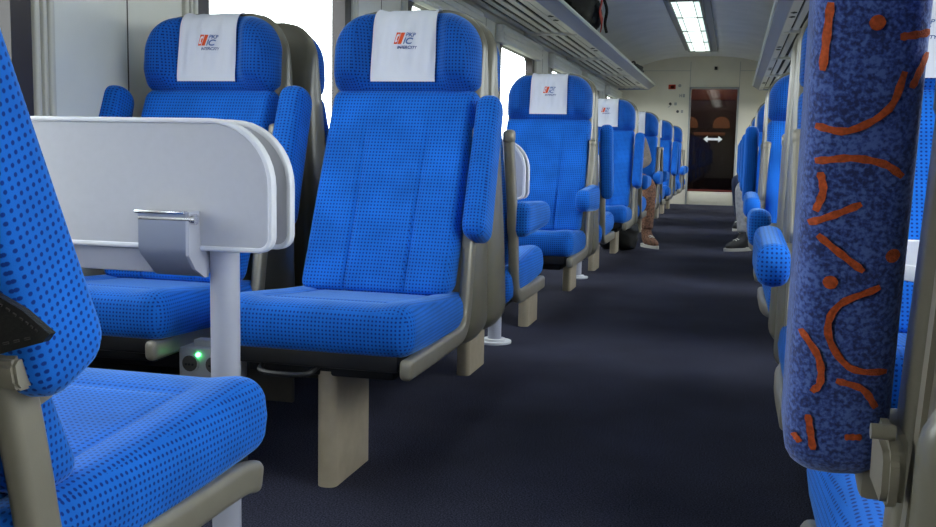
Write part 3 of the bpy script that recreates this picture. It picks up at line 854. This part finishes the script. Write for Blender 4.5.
notice('seat_number_sign', 'small grey lettering under the red sticker by the door', -.775, 1.512,
       [('bar', 'lightf', sq4(.01, .022, -.02, .025)), ('bar', 'lightf', sq4(.036, .048, -.02, .025)), ('bar', 'lightf', sq4(.01, .048, -.002, .008)), ('bar', 'lightf', sq4(.058, .085, -.02, .025))])
notice('pictogram_sign', 'upper small dark pictogram sticker on the wall left of the door', -.885, 1.40,
       [('symbol', 'gasket', [(x * .9, z * .9 + .0) for x, z in ringp]), ('slash', 'lightf', [(-.035, -.05), (-.02, -.05), (.03, -.01), (.015, -.01)]), ('symbol', 'lightf', sq4(.055, .09, -.02, .02))])
notice('pictogram_sign', 'lower small dark pictogram sticker on the wall left of the door', -.78, 1.295,
       [('symbol', 'gasket', [(x * .9, z * .9) for x, z in ringp]), ('symbol', 'lightf', sq4(.045, .075, -.02, .02))])

# ---------------------------------------------------------------- people
def skin_mesh(joints, edges, level=2, root=0):
    me = bpy.data.meshes.new('figure'); me.from_pydata([j[0] for j in joints], edges, [])
    o = bpy.data.objects.new('figure', me); COL.objects.link(o)
    md = o.modifiers.new('s', 'SKIN'); md.use_smooth_shade = True
    for i, j in enumerate(joints):
        r = j[1]; sv = me.skin_vertices[0].data[i]; sv.radius = (r, r) if not isinstance(r, tuple) else r
        sv.use_root = (i == root)
    sd = o.modifiers.new('d', 'SUBSURF'); sd.levels = level; sd.render_levels = level
    dg = bpy.context.evaluated_depsgraph_get(); dg.update()
    out = bpy.data.meshes.new_from_object(o.evaluated_get(dg))
    bpy.data.objects.remove(o); bpy.data.meshes.remove(me)
    return out
def chain(joints, edges, pts, start=None):
    prev = start
    for p in pts:
        joints.append((Vector(p[0]), p[1])); i = len(joints) - 1
        if prev is not None: edges.append((prev, i))
        prev = i
    return prev
def head_bm(bm, c, R, mi_skin=0):
    """shaped head with brow, nose, mouth, chin, eyes and ears, facing -y; c = centre"""
    r = bmesh.ops.create_uvsphere(bm, u_segments=32, v_segments=24, radius=1)
    for v in r['verts']:
        x, y, z = v.co
        w = 1 - .22 * sst(0, -1, z); front = sst(0, -1, y)
        yy = y * (1.16 if y > 0 else 1.02)
        n = .24 * math.exp(-((x / .14) ** 2 + ((z + .12) / .2) ** 2)) * front
        sock = .07 * (math.exp(-(((abs(x) - .36) / .17) ** 2 + ((z - .06) / .12) ** 2))) * front
        mouth = .045 * math.exp(-((x / .3) ** 2 + ((z + .47) / .07) ** 2)) * front
        chin = .08 * math.exp(-((x / .3) ** 2 + ((z + .82) / .18) ** 2)) * front
        v.co = Vector((x * w * .80, yy - n + sock - mouth - chin, z * 1.18 - .05)) * R + c
    for s in (-1, 1):
        for cc, sc, mi in (((s * .29, -.90, .02), (.105, .07, .07), 3), ((s * .82, .08, -.02), (.07, .16, .26), 0)):
            e = bmesh.ops.create_uvsphere(bm, u_segments=12, v_segments=8, radius=1)
            for v in e['verts']: v.co = Vector((v.co.x * sc[0] + cc[0], v.co.y * sc[1] + cc[1], v.co.z * sc[2] + cc[2])) * R + c
            for f in {f for v in e['verts'] for f in v.link_faces}: f.material_index = mi
    e = bmesh.ops.create_uvsphere(bm, u_segments=14, v_segments=8, radius=1)
    for v in e['verts']: v.co = Vector((v.co.x * .24, v.co.y * .06 - 1.0, v.co.z * .075 - .60)) * R + c
    for f in {f for v in e['verts'] for f in v.link_faces}: f.material_index = 4
def hand(joints, edges, w, wrist, d, out):
    """palm plus thumb and four unequal bent fingers; d = pointing direction, out = thumb side"""
    d = d.normalized(); out = (out - d * out.dot(d)).normalized(); dn = d.cross(out).normalized()
    if dn.z > 0: dn = -dn
    palm = chain(joints, edges, [(wrist + d * .045, (.036, .017)), (wrist + d * .08, (.038, .015))], w)
    for k, (o, L) in enumerate(((.028, .066), (.010, .076), (-.009, .07), (-.027, .054))):
        b = wrist + d * .09 + out * o
        chain(joints, edges, [(b, .0095), (b + d * L * .45 + dn * .006, .0088), (b + d * L * .8 + dn * .022, .0082), (b + d * L * .95 + dn * .038, .0072)], palm)
    b = wrist + d * .035 + out * .035
    chain(joints, edges, [(b, .011), (b + d * .03 + out * .018 + dn * .008, .0098), (b + d * .055 + out * .022 + dn * .016, .0085)], palm - 1)
def from_mesh(bm, me, mi=0):
    n0 = len(bm.faces); bm.from_mesh(me); bm.faces.ensure_lookup_table()
    for f in bm.faces[n0:]: f.material_index = mi
    bpy.data.meshes.remove(me)
def scaled(bm):
    for v in bm.verts: v.co /= S
    return bm
def person(label, x, y, aisle, foot, knee, top, legs, shoe_m, toe, sl=0.):
    """sits facing -y, seat height .47 m; aisle = sign of the aisle side; foot/knee of the aisle leg in metres from the hip"""
    t = thing('person', label, 'person', (x, y, 0))
    hz = .555; a = aisle
    H = Vector((0, 0, hz)); CH = Vector((0, .14, hz + .36 - sl * .5)); NK = Vector((0, .15 - sl * .5, hz + .52 - sl)); HD = Vector((0, .09 - sl, hz + .68 - sl * 1.4))
    KN, FT = Vector(knee), Vector(foot)
    KN2 = Vector((-a * .10, -.50, .52)); FT2 = Vector((-a * .10, -.52, .085))
    def leg_pts(s, kn, ft, k=1.0):
        hip = Vector((s * .095, -.01, hz - .005))
        return [(hip, .085 * k), (hip.lerp(kn, .5) + Vector((0, 0, .01)), .077 * k), (kn, .058 * k), (kn.lerp(ft, .35) + Vector((0, .012, 0)), .055 * k), (kn.lerp(ft, .8), .040 * k), (ft, .036 * k)]
    def arm_pts(s, k=1.0):
        sh = Vector((s * .175, .14 - sl * .3, hz + .43 - sl * .8)); el = Vector((s * .235, .03, hz + .17)); wr = Vector((s * .10, -.20, hz + .10))
        return sh, el, wr, [(sh, .052 * k), (sh.lerp(el, .5), .045 * k), (el, .040 * k), (el.lerp(wr, .5), .036 * k), (wr, .026 * k)]
    J, E = [], []
    pel = chain(J, E, [(H, (.15, .11))]); sp = chain(J, E, [(H.lerp(CH, .5), (.135, .095)), (CH, (.15, .10))], pel)
    nk = chain(J, E, [(NK - Vector((0, 0, .04)), .062), (NK + Vector((0, -.02, .05)), .050)], sp)
    for s in (-1, 1):
        kn, ft = (KN, FT) if s == a else (KN2, FT2)
        e = chain(J, E, leg_pts(s, kn, ft, .9), pel)
        sh, el, wr, ap = arm_pts(s, .9); chain(J, E, ap, sp); w = len(J) - 1
        hand(J, E, w, wr, (wr - el) + Vector((0, 0, -.05)), Vector((-s * 1., 0, .3)))
    bm = bmesh.new(); from_mesh(bm, skin_mesh(J, E, 2)); head_bm(bm, HD, .105)
    obj('body', scaled(bm), ['skin', 'skin', 'skin', 'eye', 'lip_s'], t)
    # clothing
    J, E = [], []
    pel = chain(J, E, [(H, (.162, .118))]); chain(J, E, [(H.lerp(CH, .3), (.15, .108))], pel)
    for s in (-1, 1):
        kn, ft = (KN, FT) if s == a else (KN2, FT2)
        pts = leg_pts(s, kn, ft, 1.12); pts[-1] = (ft.lerp(kn, .13), .054); pts[-2] = (pts[-2][0], .052)
        chain(J, E, pts, pel)
    bm = bmesh.new(); from_mesh(bm, skin_mesh(J, E, 2)); obj('trousers', scaled(bm), legs, t)
    J, E = [], []
    p0 = chain(J, E, [(H + Vector((0, 0, .03)), (.165, .122)), (H.lerp(CH, .5), (.15, .112)), (CH, (.17, .115))]); chain(J, E, [(NK - Vector((0, 0, .05)), .075), (NK - Vector((0, 0, .015)), .066)], p0)
    for s in (-1, 1): chain(J, E, arm_pts(s, 1.2)[3][:-1] + [(arm_pts(s)[2], .034)], p0)
    bm = bmesh.new(); from_mesh(bm, skin_mesh(J, E, 2)); obj('top', scaled(bm), top, t)
    bm = bmesh.new(); r = bmesh.ops.create_uvsphere(bm, u_segments=32, v_segments=22, radius=1)
    for v in r['verts']:
        x_, y_, z_ = v.co; q = 1.09 + .03 * math.sin(9 * x_ + 4 * z_)
        face = y_ < -.25 and z_ < .52
        v.co = (Vector((x_ * .82 * q, (y_ * 1.18 if not face else y_ * .80) * q + (.05), (z_ * 1.2 if z_ > -.5 else -.6) * q)) if True else v.co) * .105 + HD
    obj('hair', scaled(bm), 'hair', t)
    for s, ft, td in ((a, FT, Vector(toe)), (-a, FT2, Vector((0, -1, 0)))):
        td = td.normalized(); sd = Vector((-td.y, td.x, 0))
        J, E = [], []
        b = Vector((ft.x, ft.y, .04))
        e = chain(J, E, [(b - td * .045 + Vector((0, 0, .012)), .040), (b + Vector((0, 0, .012)), .043), (b + td * .08 + Vector((0, 0, .012)), .046), (b + td * .145 - Vector((0, 0, .0)), .038), (b + td * .185 - Vector((0, 0, .008)), .024)])
        chain(J, E, [(b + Vector((0, 0, .07)) - td * .012, .050), (b + Vector((0, 0, .14)) - td * .018, .050)], 1)
        bm = bmesh.new(); from_mesh(bm, skin_mesh(J, E, 2))
        for v in bm.verts: v.co.z = max(v.co.z, .012)
        sh = obj('shoe', scaled(bm), shoe_m, t)
        bm = bmesh.new(); out = []
        for i in range(28):
            an = 2 * PI * i / 28; c, sn = math.cos(an), math.sin(an)
            out.append(b.xy + td.xy * (.06 + .148 * c) + sd.xy * (.043 * sn * (1 - .12 * c)))
        prism(bm, out, lambda p: Vector((p.x, p.y, .0)), lambda p: Vector((p.x, p.y, .026)))
        obj('sole', scaled(bm), 'sole', sh)
        bm = bmesh.new()
        for q in (.045, .07, .095):
            c = b + td * q; tube(bm, [c - sd * .022 + Vector((0, 0, .048 + (.1 - q) * .25)), c + Vector((0, 0, .056 + (.1 - q) * .25)), c + sd * .022 + Vector((0, 0, .048 + (.1 - q) * .25))], .004, 6)
        obj('laces', scaled(bm), 'sole', sh)
    return t
m2 = S
def rel(px, py, x, y): return ((px - x) * S, (py - y) * S)
# grey-trousered passenger, shin and sneaker out in the aisle
sx, sy = RX, YB[3] + .56
f = rel(.105, 7.64, sx, sy); k_ = rel(.075, 7.70, sx, sy)
person('person in light grey trousers and dark canvas sneakers, one leg out in the aisle', sx, sy, -1, (f[0], f[1], .085), (k_[0], k_[1], .53), 'navyc', 'trous', 'shoe', (-.75, -.66, 0))
sx, sy = RX, YB[4] + .56
f = rel(.09, 9.75, sx, sy); k_ = rel(.045, 9.66, sx, sy)
person('person in navy jeans and dark jacket behind the grey-trousered one', sx, sy, -1, (f[0], f[1], .085), (k_[0], k_[1], .54), 'navyc', 'navyj', 'shoe', (-.3, -1, 0))
sx, sy = LX - .07, YB[3] + .56
f = rel(-.60, 7.62, sx, sy); k_ = rel(-.60, 7.66, sx, sy)
person('person in grey-brown top and brown patterned trousers and white-soled shoes', sx, sy, 1, (f[0], f[1], .085), (k_[0], k_[1], .53), 'greyj', 'bagb', 'bagb', (.5, -.8, 0), sl=.10)

# ---------------------------------------------------------------- bags
def soft_bag(bm, c, size, seed, p=3.0, n=20):
    rnd = random.Random(seed); ph = [rnd.uniform(0, 6) for _ in range(6)]
    r = bmesh.ops.create_uvsphere(bm, u_segments=n * 2, v_segments=n, radius=1)
    for v in r['verts']:
        d_ = v.co.normalized(); k = (abs(d_.x) ** p + abs(d_.y) ** p + abs(d_.z) ** p) ** (-1 / p)
        w = 1 + .05 * math.sin(5 * d_.x + ph[0] + 3 * d_.z) + .05 * math.sin(7 * d_.y + ph[1] - 4 * d_.z) + .03 * math.sin(13 * d_.z + 9 * d_.x + ph[2])
        q = d_ * k * w
        v.co = Vector((c[0] + q.x * size[0], c[1] + q.y * size[1], c[2] + max(q.z, -.97) * size[2]))
    return bm
t = thing('backpack', 'black backpack with a red strap lying on the luggage rack', 'backpack', (-1.25, 7.85, 1.635))
obj('bag_body', soft_bag(bmesh.new(), (0, 0, .19), (.17, .42, .19), 3), 'bagk', t)
obj('front_pocket', soft_bag(bmesh.new(), (.14, .18, .14), (.05, .16, .11), 5), 'bagk', t)
bm = bmesh.new(); sweep(bm, catmull([(.195, .02, .33), (.215, .05, .24), (.20, .07, .16), (.215, .10, .08), (.20, .16, .04)], 6), rrect(.008, .085, .003, 2), side=Vector((1, 0, 0))); s_ = obj('strap', bm, 'red', t); s_['label'] = 'red shoulder strap'
bm = bmesh.new(); tube(bm, catmull([(.19, .30, .30), (.22, .33, .2), (.205, .36, .1), (.215, .40, .03)], 5), .012, 8); obj('strap', bm, 'bagk', t)
bm = bmesh.new(); tube(bm, catmull([(-.02, -.10, .37), (0, -.06, .42), (0, .06, .42), (-.02, .10, .37)], 5), .012, 8); obj('handle', bm, 'bagk', t)
t = thing('travel_bag', 'small dark bag at the far end of the luggage rack', 'bag', (-1.22, 12.2, 1.625))
obj('bag_body', soft_bag(bmesh.new(), (0, 0, .06), (.13, .42, .062), 11), 'bagk', t)
bm = bmesh.new(); tube(bm, catmull([(.0, -.2, .11), (.03, -.1, .15), (.03, .1, .15), (.0, .2, .11)], 5), .011, 8); obj('handle', bm, 'bagk', t)
t = thing('floor_bag', 'black bag on the carpet under the row of seats beside the person in brown trousers', 'bag', (-.78, 7.32, 0))
obj('bag_body', soft_bag(bmesh.new(), (0, 0, .115), (.14, .10, .115), 21), 'bagk', t)
bm = bmesh.new(); tube(bm, catmull([(-.06, 0, .21), (-.04, -.02, .25), (.04, -.02, .25), (.06, 0, .21)], 5), .008, 8); obj('handle', bm, 'bagk', t)

# leather bag whose pointed flap pokes in over the near seat's folded armrest
t = thing('leather_strap', 'stitched black leather flap with a pointed tip over the near corner armrest', 'strap', (-.515, .665, 0))
bm = bmesh.new(); fl = [(-.150, .515), (-.150, .590), (-.045, .585), (-.012, .570), (.012, .553), (.006, .546), (-.04, .532), (-.085, .522)]
prism(bm, fl, lambda p: Vector((p[0], -.012, p[1])), lambda p: Vector((p[0], -.004, p[1])))
fo_ = obj('flap', bm, 'leather', t)
bm = bmesh.new()
for path in ([(-.12, .581), (-.045, .577), (-.014, .564), (.004, .553)], [(-.12, .524), (-.085, .529), (-.04, .540), (.0, .550)]):
    pts = catmull([(p[0], -.0125, p[1]) for p in path], 8)
    for i in range(0, len(pts) - 1, 2): tube(bm, [pts[i], pts[i + 1]], .0011, 5)
obj('stitching', bm, 'gasket', fo_)

# ---------------------------------------------------------------- outdoors
bm = box(bmesh.new(), -90, 90, -60, 90, -1.3, -1.2); struct('ground_outside', bm, 'grass', smooth=False)
def hedge(x, seed, label):
    rnd = random.Random(seed); bm = bmesh.new()
    for i in range(46):
        y = -45 + i * 2.7 + rnd.uniform(-1, 1); r = rnd.uniform(1.2, 2.1)
        e = bmesh.ops.create_icosphere(bm, subdivisions=2, radius=r)
        for v in e['verts']: v.co = Vector((v.co.x + x + rnd.uniform(-1, 1), v.co.y * 1.3 + y, v.co.z * rnd.uniform(.85, 1.05) - .2))
    tag(obj('hedgerow_foliage', bm, 'tree', weld=0), label, 'hedge', kind='stuff')
hedge(-34, 1, 'pale green hedgerow far outside the window')

ld = bpy.data.lights.new('vestibule_fill', 'POINT'); ld.energy = 26; ld.color = (1, .88, .76); ld.shadow_soft_size = .12  # unseen fill light, added to brighten what shows through the door glass
lo_ = bpy.data.objects.new('vestibule_fill', ld); COL.objects.link(lo_); lo_.location = (-.29, Y1 + .45, 1.88)
# ---------------------------------------------------------------- world, camera
w = bpy.data.worlds.new('World'); bpy.context.scene.world = w; w.use_nodes = True
bg = w.node_tree.nodes['Background']; bg.inputs['Color'].default_value = (.93, .97, 1, 1); bg.inputs['Strength'].default_value = 7.
sc = bpy.context.scene
try:
    sc.view_settings.view_transform = 'Standard'; sc.view_settings.look = 'None'
except Exception: pass
sc.view_settings.exposure = .15
cd = bpy.data.cameras.new('camera'); cam = bpy.data.objects.new('camera', cd); COL.objects.link(cam)
cd.sensor_width = 36; cd.sensor_fit = 'HORIZONTAL'; cd.lens = 1000 / 936 * 36; cd.clip_start = .02; cd.clip_end = 500
cam.matrix_world = Matrix(((.9668094, -.0472451, .2510926, 0), (.2547686, .1040225, -.9613908, 0), (.0193018, .9934522, .1126065, .70), (0, 0, 0, 1)))
sc.camera = cam

# ---------------------------------------------------------------- units -> metres
done = set()
for o in bpy.data.objects:
    o.location = Vector(o.location) * S
    if o.type == 'MESH' and o.data.name not in done:
        done.add(o.data.name); o.data.transform(Matrix.Scale(S, 4))
